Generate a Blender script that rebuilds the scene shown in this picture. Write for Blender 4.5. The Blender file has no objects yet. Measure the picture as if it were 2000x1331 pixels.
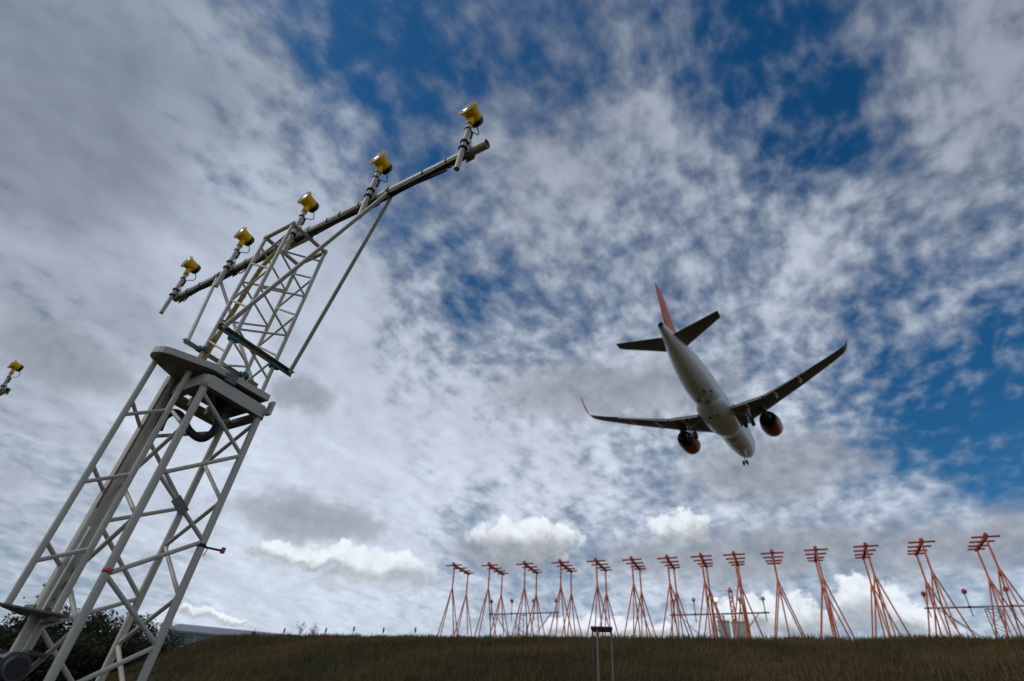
import bpy, math, random
import numpy as np
from mathutils import Matrix, Vector
random.seed(7); rng = np.random.default_rng(7)
R = math.radians
EYE = 1.7                       # eye height above the ground at the photographer's feet
SC = bpy.context.scene
COL = SC.collection

# ------------------------------------------------------------------ camera
F, CX, CY = 1111.1, 1000.0, 665.5          # 20 mm lens on a 36 mm sensor, photograph 2000 x 1331
_u = np.array([90.0, 1565.5, F]); _u /= np.linalg.norm(_u)          # zenith in camera coords
_f = np.array([0, 0, 1.0]); _y = _f - _u * _f.dot(_u); _y /= np.linalg.norm(_y)
_x = np.cross(_y, _u); _x = _x if _x[0] > 0 else -_x
CAMR = np.array([_x, _y, _u])              # world = CAMR @ (right, up, forward)
def ray(px, py):
    v = np.array([px - CX, CY - py, F]); return CAMR @ (v / np.linalg.norm(v))
def azel(px, py):
    d = ray(px, py); return math.atan2(d[0], d[1]), math.asin(d[2])
cam = bpy.data.objects.new('camera', bpy.data.cameras.new('camera')); COL.objects.link(cam)
cd = cam.data; cd.lens = 20; cd.sensor_width = 36; cd.clip_end = 12000; cd.clip_start = .05
M = Matrix.Identity(4)
for i in range(3):
    M[i][0], M[i][1], M[i][2] = CAMR[i][0], CAMR[i][1], -CAMR[i][2]
M[2][3] = EYE
cam.matrix_world = M
cd.dof.use_dof = True; cd.dof.focus_distance = 6.1; cd.dof.aperture_fstop = 1.2
SC.camera = cam

# ------------------------------------------------------------------ exposure
SC.view_settings.view_transform = 'Standard'; SC.view_settings.look = 'None'
SC.view_settings.gamma = 1; SC.view_settings.exposure = 0
try: SC.view_settings.use_curve_mapping = False
except Exception: pass

# ------------------------------------------------------------------ world: sky with two cloud decks
SUN_AZ, SUN_EL = R(-105), R(48)
world = bpy.data.worlds.new('World'); SC.world = world; world.use_nodes = True
nt = world.node_tree; nt.nodes.clear()
class NB:
    def __init__(s, nt): s.nt = nt
    def n(s, t, **k):
        q = s.nt.nodes.new(t)
        for a, b in k.items(): setattr(q, a, b)
        return q
    def link(s, a, b): s.nt.links.new(a, b)
    def put(s, sock, v):
        if isinstance(v, bpy.types.NodeSocket): s.link(v, sock)
        else: sock.default_value = v
    def math(s, op, a, b=0.0, c=None, clamp=False):
        q = s.n('ShaderNodeMath', operation=op, use_clamp=clamp); s.put(q.inputs[0], a); s.put(q.inputs[1], b)
        if c is not None: s.put(q.inputs[2], c)
        return q.outputs[0]
    def vec(s, op, a, b=(0, 0, 0), scale=None):
        q = s.n('ShaderNodeVectorMath', operation=op); s.put(q.inputs[0], a)
        if op not in ('LENGTH', 'NORMALIZE', 'SCALE'): s.put(q.inputs[1], b)
        if scale is not None: s.put(q.inputs['Scale'], scale)
        return q.outputs['Value'] if op in ('LENGTH', 'DOT_PRODUCT', 'DISTANCE') else q.outputs[0]
    def noise(s, v, scale, detail=4, rough=.55, dist=0.0, color=False, lac=2.0, dim='3D'):
        q = s.n('ShaderNodeTexNoise', noise_dimensions=dim); q.inputs['Scale'].default_value = scale; q.inputs['Detail'].default_value = detail
        q.inputs['Roughness'].default_value = rough; q.inputs['Distortion'].default_value = dist
        q.inputs['Lacunarity'].default_value = lac; s.link(v, q.inputs['Vector'])
        return q.outputs['Color'] if color else q.outputs[0]
    def mapr(s, v, a, b, c=0.0, d=1.0, smooth=True):
        q = s.n('ShaderNodeMapRange'); q.interpolation_type = 'SMOOTHSTEP' if smooth else 'LINEAR'
        s.put(q.inputs['Value'], v); q.inputs['From Min'].default_value = a; q.inputs['From Max'].default_value = b
        q.inputs['To Min'].default_value = c; q.inputs['To Max'].default_value = d
        return q.outputs[0]
    def mixc(s, f, a, b):
        q = s.n('ShaderNodeMix', data_type='RGBA'); s.put(q.inputs[0], f); s.put(q.inputs[6], a); s.put(q.inputs[7], b)
        return q.outputs[2]
    def comb(s, x, y, z):
        q = s.n('ShaderNodeCombineXYZ'); s.put(q.inputs[0], x); s.put(q.inputs[1], y); s.put(q.inputs[2], z); return q.outputs[0]
B = NB(nt)
tc = B.n('ShaderNodeTexCoord').outputs['Generated']
D = B.vec('NORMALIZE', tc)
sep = B.n('ShaderNodeSeparateXYZ'); B.link(D, sep.inputs[0]); dx, dy, dz = sep.outputs
zz = B.math('ADD', B.math('MAXIMUM', dz, 0.0), .26)
uv = B.comb(B.math('DIVIDE', dx, zz), B.math('DIVIDE', dy, zz), 0.0)
# wind-combed cells: stretch along one heading
rot = B.n('ShaderNodeVectorRotate', rotation_type='Z_AXIS'); rot.inputs['Angle'].default_value = R(32); B.link(uv, rot.inputs['Vector'])
stretch = B.vec('MULTIPLY', rot.outputs[0], (1.0, .8, 1.0))
wn = B.vec('SUBTRACT', B.noise(uv, 2.6, 3, .55, color=True, dim='2D'), (.5, .5, .5))
puv = B.vec('ADD', stretch, B.vec('SCALE', wn, scale=.055))
big = B.noise(puv, 1.8, 2, .5, dim='2D')
mid = B.noise(puv, 8.5, 3, .55, dim='2D')
cells = B.noise(puv, 25.0, 5, .54, dim='2D')
Dw = B.vec('NORMALIZE', B.vec('ADD', D, B.vec('SCALE', wn, scale=.34)))
def blob_sum(items, start):
    acc = start
    for (px, py, r, a) in items:
        c = ray(px, py); rr = math.atan(r / F)
        m = B.mapr(B.vec('DOT_PRODUCT', Dw, tuple(c)), math.cos(rr), 1.0)
        acc = B.math('MULTIPLY_ADD', m, a, acc)
    return acc
cover_blobs = [  # photograph pixel, radius, more (+) or less (-) cloud
    (1520, 40, 300, -.32), (1310, 90, 150, -.12), (1900, 720, 250, -.33), (1960, 850, 150, -.12), (850, 560, 240, -.20), (1010, 660, 170, -.16), (650, 230, 290, -.20), (800, 40, 300, -.30), (1080, 60, 220, -.16),
    (1640, 230, 130, -.20), (1440, 480, 110, -.16), (1060, 1010, 100, -.18), (1260, 890, 90, -.2), (1560, 1130, 200, -.16),
    (1120, 280, 200, .14), (1000, 330, 130, .10), (180, 440, 500, .42), (560, 800, 440, .42), (1060, 820, 300, .28), (1600, 600, 200, .12), (1880, 40, 190, .20), (90, 100, 380, .22), (640, 1020, 340, .32), (1800, 380, 260, .10), (1400, 980, 260, .12)]
cov = blob_sum(cover_blobs, -.40)
cov = B.math('ADD', cov, B.mapr(dz, .12, .42, .17, 0.0))
dens = B.math('MULTIPLY_ADD', big, .42, B.math('MULTIPLY_ADD', mid, .62, B.math('MULTIPLY_ADD', B.math('SUBTRACT', cells, .5), B.mapr(dz, .10, .55, .34, .95), cov)))
mask = B.mapr(dens, -.42, .46)
thick = B.mapr(dens, .0, .60)
# light comes from the sun's side: compare the deck with itself a little nearer the sun
so = (math.sin(SUN_AZ) * .03, math.cos(SUN_AZ) * .03, 0)
lit = B.math('MULTIPLY', B.math('SUBTRACT', mid, B.noise(B.vec('ADD', puv, so), 8.5, 3, .55, dim='2D')), .30)
grey = blob_sum([(110, 705, 190, .22), (20, 330, 360, .26), (100, 1020, 260, .2), (20, 0, 400, .34), (1980, 130, 260, .25), (900, 20, 420, .22)], B.math('MULTIPLY', B.mapr(big, .45, .7), .08))
bright = B.math('MULTIPLY_ADD', thick, .19, B.math('ADD', .51, lit))
bright = B.math('MULTIPLY_ADD', B.math('SUBTRACT', cells, .5), .16, bright)
bright = B.math('MULTIPLY', bright, B.math('SUBTRACT', 1.0, B.math('MINIMUM', grey, .5)))
bright = B.math('MULTIPLY', bright, B.mapr(dz, .15, .85, 1.12, .84))
bright = B.math('MAXIMUM', bright, .08)
cloudc = B.vec('MULTIPLY', B.comb(bright, bright, bright), (.865, .955, 1.11))
sky = B.n('ShaderNodeTexSky', sky_type='NISHITA', sun_disc=False, sun_elevation=SUN_EL, sun_rotation=SUN_AZ, air_density=1.0, dust_density=.7, ozone_density=3.0)
hsv = B.n('ShaderNodeHueSaturation'); hsv.inputs['Saturation'].default_value = 1.36; B.link(sky.outputs[0], hsv.inputs['Color'])
skyc = B.vec('MULTIPLY', hsv.outputs[0], (.050, .072, .072))
col = B.mixc(B.math('MULTIPLY', mask, B.mapr(dz, .35, .85, .93, .76)), skyc, cloudc)
# low cumulus in azimuth / elevation space
az = B.math('ARCTAN2', dx, dy); el = B.math('ARCSINE', dz)
ae = B.comb(az, el, 0.0)
an = B.vec('SUBTRACT', B.noise(ae, 13, 5, .62, color=True, dim='2D'), (.5, .5, .5))
aew = B.vec('ADD', ae, B.vec('MULTIPLY', an, (.10, .055, 0)))
fine = B.noise(ae, 40, 4, .6, dim='2D')
def cumulus(items, edge):
    """ellipses in azimuth / elevation; returns cover and relative height inside the ellipse"""
    field = None; hgt = None
    for (px, py, w, h) in items:
        a0, e0 = azel(px, py); a1, _ = azel(px + w, py); _, e1 = azel(px, py - h)
        v = B.vec('DIVIDE', B.vec('SUBTRACT', aew, (a0, e0, 0)), (abs(a1 - a0), abs(e1 - e0), 1))
        f = B.math('SUBTRACT', 1.0, B.vec('LENGTH', v))
        field = f if field is None else B.math('MAXIMUM', field, f)
        if edge < .35:
            sp = B.n('ShaderNodeSeparateXYZ'); B.link(v, sp.inputs[0])
            hh = B.math('MULTIPLY', sp.outputs[1], B.mapr(f, -.35, .25, smooth=False))
            hgt = hh if hgt is None else B.math('ADD', hgt, hh)
    field = B.math('MULTIPLY_ADD', B.math('SUBTRACT', fine, .5), .9, field)
    return B.mapr(field, -edge, edge), hgt
gm, _ = cumulus([(1180, 765, 230, 50), (1500, 915, 190, 60), (120, 705, 130, 55), (600, 1012, 150, 42), (590, 775, 55, 32), (1480, 1085, 400, 48), (1900, 1060, 260, 55), (1000, 1078, 110, 34)], .55)
gb = B.math('MULTIPLY_ADD', fine, .22, .205)
gcol = B.vec('MULTIPLY', B.comb(gb, gb, gb), (.885, .965, 1.12))
col = B.mixc(B.math('MULTIPLY', gm, .76), col, gcol)
wm, wh = cumulus([(1022, 1052, 95, 40), (715, 1112, 120, 44), (570, 1085, 80, 32), (1325, 1032, 62, 32), (1690, 1185, 90, 58), (1790, 1215, 80, 40), (1490, 1205, 130, 46), (1180, 1228, 150, 26), (400, 1198, 70, 14)], .14)
wm = B.math('MULTIPLY', wm, B.mapr(wh, -.8, -.15, .15, 1.0))
wb = B.math('MULTIPLY_ADD', B.mapr(wh, -.4, .4), .48, B.math('MULTIPLY_ADD', fine, .44, .22))
wcol = B.vec('MULTIPLY', B.comb(wb, wb, wb), (.935, .985, 1.055))
col = B.mixc(B.math('MULTIPLY', wm, .88), col, wcol)
bg = B.n('ShaderNodeBackground'); B.link(col, bg.inputs[0]); bg.inputs[1].default_value = 1.0
world.cycles.sampling_method = 'MANUAL'; world.cycles.sample_map_resolution = 512
out = B.n('ShaderNodeOutputWorld'); B.link(bg.outputs[0], out.inputs[0])

# ------------------------------------------------------------------ sun behind thin cloud
sl = bpy.data.lights.new('sun', 'SUN'); sl.energy = 1.2; sl.angle = R(12); sl.color = (1, .95, .87)
sun = bpy.data.objects.new('sun', sl); COL.objects.link(sun)
sd = Vector((math.sin(SUN_AZ) * math.cos(SUN_EL), math.cos(SUN_AZ) * math.cos(SUN_EL), math.sin(SUN_EL)))
sun.rotation_euler = sd.to_track_quat('Z', 'Y').to_euler(); sun.location = (-30, -20, 60)

# ------------------------------------------------------------------ materials
def mat(name, col, rough=.5, metal=0.0, var=.12, scale=6.0, col2=None, bump=0.0, bscale=60.0, spec=.5, emit=None, estr=0.0, dirt=None, dirt_amt=.0, dscale=3.0):
    m = bpy.data.materials.new(name); m.use_nodes = True; t = m.node_tree; b = NB(t)
    p = t.nodes['Principled BSDF']
    co = b.n('ShaderNodeTexCoord').outputs['Object']
    nz = b.noise(co, scale, 5, .6)
    c2 = col2 or tuple(c * (1 - var * 2.2) for c in col)
    c = b.mixc(b.mapr(nz, .32, .70), (*c2, 1), (*col, 1))
    if dirt:
        dz_ = b.noise(b.vec('MULTIPLY', co, (1, 1, .35)), dscale, 7, .7)
        c = b.mixc(b.mapr(dz_, .56, .72, 0, dirt_amt), c, (*dirt, 1))
    b.link(c, p.inputs['Base Color'])
    b.link(b.mapr(nz, .2, .8, max(rough - .1, .05), min(rough + .12, 1)), p.inputs['Roughness'])
    p.inputs['Metallic'].default_value = metal
    p.inputs['Specular IOR Level'].default_value = spec
    if bump:
        bn = b.n('ShaderNodeBump'); bn.inputs['Strength'].default_value = bump; bn.inputs['Distance'].default_value = .01
        b.link(b.noise(co, bscale, 4, .6), bn.inputs['Height']); b.link(bn.outputs[0], p.inputs['Normal'])
    if emit:
        p.inputs['Emission Color'].default_value = (*emit, 1); p.inputs['Emission Strength'].default_value = estr
    return m
MT = dict(
    grey=mat('grey_paint', (.535, .495, .41), .5, var=.06, scale=2.5, dirt=(.33, .295, .225), dirt_amt=.55, dscale=2.2),
    galv=mat('galvanised_steel', (.36, .37, .36), .45, .35, var=.12, scale=14),
    grey_dark=mat('weathered_shaded_grey_paint', (.17, .155, .125), .55, var=.1, scale=3, dirt=(.09, .08, .06), dirt_amt=.6, dscale=2),  # dark tone paints shade into the platform undersides; other dark parts share it
    stainless=mat('steel_rod', (.62, .62, .60), .25, .9, var=.05),
    black=mat('black_rubber', (.012, .012, .013), .55, var=.1),
    cable=mat('black_cable', (.018, .018, .018), .5, var=.1),
    yellow=mat('yellow_enamel', (.93, .53, .003), .38, var=.03, scale=5, dirt=(.62, .33, .01), dirt_amt=.3, dscale=5, spec=.25),
    conduit=mat('ochre_conduit', (.40, .245, .03), .5, var=.12, scale=12),
    blackcap=mat('black_cap', (.014, .014, .016), .4, var=.1),
    lens=mat('lamp_glass', (.30, .32, .34), .16, var=.08, scale=30, spec=.9),
    litlens=mat('lit_lamp_glass', (.9, .85, .75), .1, emit=(1, .86, .66), estr=3.2),
    teal=mat('teal_clamp', (.02, .17, .16), .5, var=.15, scale=20),
    tape=mat('red_tape', (.55, .075, .04), .5, var=.1),
    rust=mat('rust_streak', (.20, .085, .03), .8, var=.3, scale=18),
    oldsteel=mat('blackened_steel', (.085, .083, .078), .55, .3, var=.2, scale=6),
    bolt=mat('zinc_bolt', (.55, .55, .54), .3, .8, var=.1),
    orange=mat('orange_mast_paint', (.72, .15, .035), .5, var=.10, scale=1.5, dirt=(.48, .10, .06), dirt_amt=.5, dscale=2),
    redhead=mat('dark_red_paint', (.54, .085, .045), .5, var=.12, scale=3),
    lampred=mat('red_lamp_housing', (.30, .04, .03), .45, var=.1),
    cab=mat('cabinet_grey', (.46, .48, .49), .5, var=.06, scale=3),
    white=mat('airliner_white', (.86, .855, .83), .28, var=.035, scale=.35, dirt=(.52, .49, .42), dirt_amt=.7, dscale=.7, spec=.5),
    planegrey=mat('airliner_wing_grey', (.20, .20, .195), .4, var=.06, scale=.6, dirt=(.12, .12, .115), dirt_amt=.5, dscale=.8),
    porange=mat('airliner_orange', (.78, .10, .018), .3, var=.05, scale=.5),
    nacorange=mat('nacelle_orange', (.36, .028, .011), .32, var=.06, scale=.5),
    engdark=mat('exhaust_metal', (.045, .043, .042), .45, .6, var=.2, scale=3),
    tyre=mat('tyre_rubber', (.016, .016, .016), .8, var=.15),
    strut=mat('gear_strut', (.50, .50, .50), .35, .3, var=.08),
    panel=mat('belly_panel', (.05, .05, .05), .5, var=.1),
    bark=mat('bark', (.06, .048, .036), .9, var=.25, scale=5, bump=.5, bscale=20),
    wood=mat('dark_timber', (.035, .032, .035), .7, var=.2, scale=10),
    hangar=mat('hangar_cladding', (.52, .55, .60), .55, var=.08, scale=.2),
    hroof=mat('hangar_roof', (.20, .21, .25), .6, var=.12, scale=.15),
    hblue=mat('blue_door', (.13, .24, .36), .5, var=.08, scale=.3),
    stake=mat('marker_stake', (.05, .045, .045), .6, var=.15), stakew=mat('white_sleeve', (.6, .6, .58), .5, var=.1),
)
def foliage_mat(name, a, b_, scale=.6, trans=.25):
    m = bpy.data.materials.new(name); m.use_nodes = True; t = m.node_tree; b = NB(t); p = t.nodes['Principled BSDF']
    co = b.n('ShaderNodeTexCoord').outputs['Object']
    c = b.mixc(b.mapr(b.noise(co, scale, 6, .65), .36, .66), (*a, 1), (*b_, 1))
    b.link(c, p.inputs['Base Color']); p.inputs['Roughness'].default_value = .75; p.inputs['Specular IOR Level'].default_value = .2
    tr = b.n('ShaderNodeBsdfTranslucent'); b.link(c, tr.inputs[0]); mx = b.n('ShaderNodeMixShader'); mx.inputs[0].default_value = trans
    b.link(p.outputs[0], mx.inputs[1]); b.link(tr.outputs[0], mx.inputs[2]); b.link(mx.outputs[0], t.nodes['Material Output'].inputs[0])
    return m
MT['leaf'] = foliage_mat('leaf', (.013, .019, .008), (.040, .045, .016), .8)
MT['grass'] = foliage_mat('grass_blade', (.050, .046, .013), (.136, .084, .030), .16, .2)
def ground_mat():
    m = bpy.data.materials.new('rough_grassland'); m.use_nodes = True; t = m.node_tree; b = NB(t); p = t.nodes['Principled BSDF']
    co = b.n('ShaderNodeTexCoord').outputs['Object']
    c = b.mixc(b.mapr(b.noise(co, .14, 5, .6), .36, .64), (.036, .034, .011, 1), (.085, .055, .022, 1))
    c = b.mixc(b.mapr(b.noise(co, 1.6, 6, .7), .40, .68, 0, .8), c, (.040, .036, .016, 1))
    c = b.mixc(b.mapr(b.noise(co, .5, 5, .7), .58, .70, 0, .5), c, (.14, .105, .055, 1))
    b.link(c, p.inputs['Base Color']); p.inputs['Roughness'].default_value = .95; p.inputs['Specular IOR Level'].default_value = .1
    bn = b.n('ShaderNodeBump'); bn.inputs['Strength'].default_value = 1; bn.inputs['Distance'].default_value = .25
    b.link(b.noise(b.vec('MULTIPLY', co, (1, 1, .4)), 5, 6, .7), bn.inputs['Height']); b.link(bn.outputs[0], p.inputs['Normal'])
    return m
MT['ground'] = ground_mat()

# ------------------------------------------------------------------ mesh builder
class MB:
    def __init__(s): s.v = []; s.f = []; s.sm = []
    def quadstrip(s, rings, closed=True, smooth=True):
        base = len(s.v); n = len(rings[0])
        for r in rings: s.v += [tuple(p) for p in r]
        for i in range(len(rings) - 1):
            for j in range(n if closed else n - 1):
                a = base + i * n + j; b = base + i * n + (j + 1) % n
                s.f.append((a, b, b + n, a + n)); s.sm.append(smooth)
        return s
    def cap(s, ring, flip=False):
        b = len(s.v); s.v += [tuple(p) for p in ring]; idx = list(range(b, b + len(ring)))
        s.f.append(tuple(idx[::-1] if flip else idx)); s.sm.append(False)
    def tube(s, a, b, r, r2=None, n=12, cap=True):
        a = Vector(a); b = Vector(b); d = b - a
        if d.length < 1e-6: return s
        d.normalize(); up = Vector((0, 0, 1)) if abs(d.z) < .9 else Vector((1, 0, 0))
        u = d.cross(up).normalized(); w = d.cross(u); r2 = r if r2 is None else r2
        ring = lambda c, q: [c + u * (q * math.cos(t)) + w * (q * math.sin(t)) for t in [2 * math.pi * k / n for k in range(n)]]
        A, C = ring(a, r), ring(b, r2); s.quadstrip([A, C])
        if cap: s.cap(A); s.cap(C, True)
        return s
    def path(s, pts, r, n=10):
        pts = [Vector(p) for p in pts]; prev = None; rings = []
        for i, p in enumerate(pts):
            d = (pts[min(i + 1, len(pts) - 1)] - pts[max(i - 1, 0)]).normalized()
            if prev is None:
                up = Vector((0, 0, 1)) if abs(d.z) < .9 else Vector((1, 0, 0)); u = d.cross(up).normalized()
            else: u = (prev - d * prev.dot(d)).normalized()
            prev = u; w = d.cross(u); rr = r[i] if isinstance(r, (list, tuple)) else r
            rings.append([p + u * (rr * math.cos(t)) + w * (rr * math.sin(t)) for t in [2 * math.pi * k / n for k in range(n)]])
        s.quadstrip(rings); s.cap(rings[0]); s.cap(rings[-1], True); return s
    def lathe(s, prof, o, axis, n=24, cap=True):
        o = Vector(o); d = Vector(axis).normalized(); up = Vector((0, 0, 1)) if abs(d.z) < .9 else Vector((1, 0, 0))
        u = d.cross(up).normalized(); w = d.cross(u)
        rings = [[o + d * t + u * (q * math.cos(k)) + w * (q * math.sin(k)) for k in [2 * math.pi * j / n for j in range(n)]] for t, q in prof]
        s.quadstrip(rings)
        if cap: s.cap(rings[0]); s.cap(rings[-1], True)
        return s
    def box(s, c, size, m=None):
        c = Vector(c); h = Vector(size) / 2
        P = [Vector((x, y, z)) for x in (-h.x, h.x) for y in (-h.y, h.y) for z in (-h.z, h.z)]
        P = [c + (m @ p if m is not None else p) for p in P]
        for q in ((0, 1, 3, 2), (4, 6, 7, 5), (0, 4, 5, 1), (2, 3, 7, 6), (0, 2, 6, 4), (1, 5, 7, 3)): s.cap([P[i] for i in q])
        return s
    def beam(s, a, b, w, h, up=(0, 0, 1)):
        a = Vector(a); b = Vector(b); d = (b - a); L = d.length; d.normalize(); u = d.cross(Vector(up)).normalized(); v = u.cross(d)
        return s.box((a + b) / 2, (L, w, h), Matrix((d, u, v)).transposed())
    def prism(s, poly, z0, z1):
        z0 = z0 if isinstance(z0, (list, tuple)) else [z0] * len(poly); z1 = z1 if isinstance(z1, (list, tuple)) else [z1] * len(poly)
        a = [(p[0], p[1], z) for p, z in zip(poly, z0)]; b = [(p[0], p[1], z) for p, z in zip(poly, z1)]
        s.cap(a, True); s.cap(b)
        for i in range(len(poly)):
            j = (i + 1) % len(poly); s.cap([a[i], a[j], b[j], b[i]])
        return s
    def build(s, name, m, parent=None):
        me = bpy.data.meshes.new(name); me.from_pydata(s.v, [], s.f); me.polygons.foreach_set('use_smooth', s.sm)
        me.validate(); me.update()
        o = bpy.data.objects.new(name, me); COL.objects.link(o); me.materials.append(MT[m] if isinstance(m, str) else m)
        if parent: o.parent = parent
        return o
def empty(name, label=None, cat=None, group=None, mw=None, loc=None):
    o = bpy.data.objects.new(name, None); COL.objects.link(o); o.empty_display_size = .2
    if mw is not None: o.matrix_world = mw
    if loc is not None: o.location = loc
    tag(o, label, cat, group); return o
def tag(o, label=None, cat=None, group=None, kind=None):
    if label: o['label'] = label
    if cat: o['category'] = cat
    if group: o['group'] = group
    if kind: o['kind'] = kind
    return o

# ------------------------------------------------------------------ terrain: embankment running across the view
ROW = R(25); DV = np.array([math.sin(ROW), math.cos(ROW)]); EV = np.array([-math.cos(ROW), math.sin(ROW)])
RC = 40.0                                  # distance of the crest along DV
HE = [-400, -60, -11, 1, 17.4, 40.7, 44.6, 47.3, 51.6, 54.4, 60, 72, 400]
HZ = [5.55, 5.55, 5.56, 5.58, 5.85, 6.24, 6.22, 5.66, 4.28, 2.68, .3, -1.7, -1.7]
def crest(e): return np.interp(e, HE, HZ)
def terrain(s, e):
    s = np.asarray(s, float); e = np.asarray(e, float)
    t = np.clip((s - 4) / (RC - 4), 0, 1); g = t - .035 * np.sin(2 * np.pi * t)
    k = np.clip((s - (RC - 2.5)) / 2.5, 0, 1); g = np.where(s > RC - 2.5, g * (1 - k * .0), g)
    z = -1.7 + (crest(e + 1.08 * (RC - np.minimum(s, RC))) + 1.7) * g
    z += .07 * np.sin(s * .9 + e * .31) * np.clip((s - 6) / 8, 0, 1) + .05 * np.sin(e * 1.13 + s * .4)
    far = np.clip((s - 90) / 150, 0, 1); z = z * (1 - far) + far * np.minimum(z, 4.6)
    return z
def w2se(x, y): return x * DV[0] + y * DV[1], x * EV[0] + y * EV[1]
def se2w(s, e): return s * DV[0] + e * EV[0], s * DV[1] + e * EV[1]
def gz(x, y):
    s, e = w2se(x, y); return float(terrain(s, e)) + EYE
def axis_steps(lo, hi, fine_lo, fine_hi, st):
    a = list(np.arange(fine_lo, fine_hi + 1e-6, st)); q = st; c = fine_hi
    while c < hi: q *= 1.35; c += q; a.append(min(c, hi))
    q = st; c = fine_lo
    while c > lo: q *= 1.35; c -= q; a.insert(0, max(c, lo))
    return np.array(a)
ss = axis_steps(-2500, 4000, -12, 70, .75); ee = axis_steps(-3000, 3000, -60, 95, 1.0)
S, E_ = np.meshgrid(ss, ee, indexing='ij'); X, Y = se2w(S, E_); Z = terrain(S, E_) + EYE
vs = np.stack([X, Y, Z], -1).reshape(-1, 3); ni, nj = S.shape
i, j = np.meshgrid(np.arange(ni - 1), np.arange(nj - 1), indexing='ij'); q = (i * nj + j).ravel()
fs = np.stack([q, q + 1, q + nj + 1, q + nj], -1)
me = bpy.data.meshes.new('ground'); me.from_pydata(vs.tolist(), [], fs.tolist()); me.polygons.foreach_set('use_smooth', [True] * len(fs)); me.update()
if me.polygons[0].normal.z < 0: me.flip_normals()
ground = bpy.data.objects.new('ground', me); COL.objects.link(ground); me.materials.append(MT['ground'])
tag(ground, 'rough grassy embankment rising to the antenna row', 'ground', kind='structure')

# grass: one blade mesh, nobody could count it
def grass(n, s0, s1, e0, e1, hmin, hmax, w, name, label):
    s = rng.uniform(s0, s1, n); e = rng.uniform(e0, e1, n)
    keep = terrain(s, e) > -1.2; s, e = s[keep], e[keep]; n = len(s)
    clump = .55 + .45 * np.sin(s * 1.7 + 2.1 * np.sin(e * .8)) * np.sin(e * 1.3 + 1.4 * np.sin(s * .6))
    x, y = se2w(s, e); z = terrain(s, e) + EYE - .03
    h = rng.uniform(hmin, hmax, n) * (.45 + .75 * clump); a = rng.uniform(0, 2 * np.pi, n); ww = w * rng.uniform(.6, 1.4, n)
    lean = rng.uniform(.05, .5, n) * h; la = rng.normal(R(60), .7, n)
    base = np.stack([x, y, z], -1); side = np.stack([np.cos(a), np.sin(a), 0 * a], -1) * ww[:, None] / 2
    tip = base + np.stack([np.cos(la) * lean, np.sin(la) * lean, h], -1); midp = base + np.stack([np.cos(la) * lean * .3, np.sin(la) * lean * .3, h * .55], -1)
    V = np.stack([base - side, base + side, midp + side * .7, midp - side * .7, tip], 1).reshape(-1, 3)
    k = np.arange(n) * 5
    me = bpy.data.meshes.new(name); nv = len(V)
    me.vertices.add(nv); me.vertices.foreach_set('co', V.ravel())
    loops = np.stack([k, k + 1, k + 2, k + 3, k + 3, k + 2, k + 4], -1).ravel()
    me.loops.add(len(loops)); me.loops.foreach_set('vertex_index', loops)
    me.polygons.add(2 * n); st = np.stack([np.arange(n) * 7, np.arange(n) * 7 + 4], -1).ravel(); me.polygons.foreach_set('loop_start', st)
    try: me.polygons.foreach_set('loop_total', np.tile([4, 3], n))
    except Exception: pass
    me.update(); me.validate(); o = bpy.data.objects.new(name, me); COL.objects.link(o); me.materials.append(MT['grass'])
    return tag(o, label, 'grass', kind='stuff')
grass(150000, 12, 41.5, -24, 60, .13, .40, .032, 'grass', 'dry brown and green rough grass covering the embankment')

tall = grass(2600, 16, 41.2, -24, 52, .45, .95, .016, 'seed_grass', 'scattered taller seed stalks standing above the embankment grass')
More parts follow.
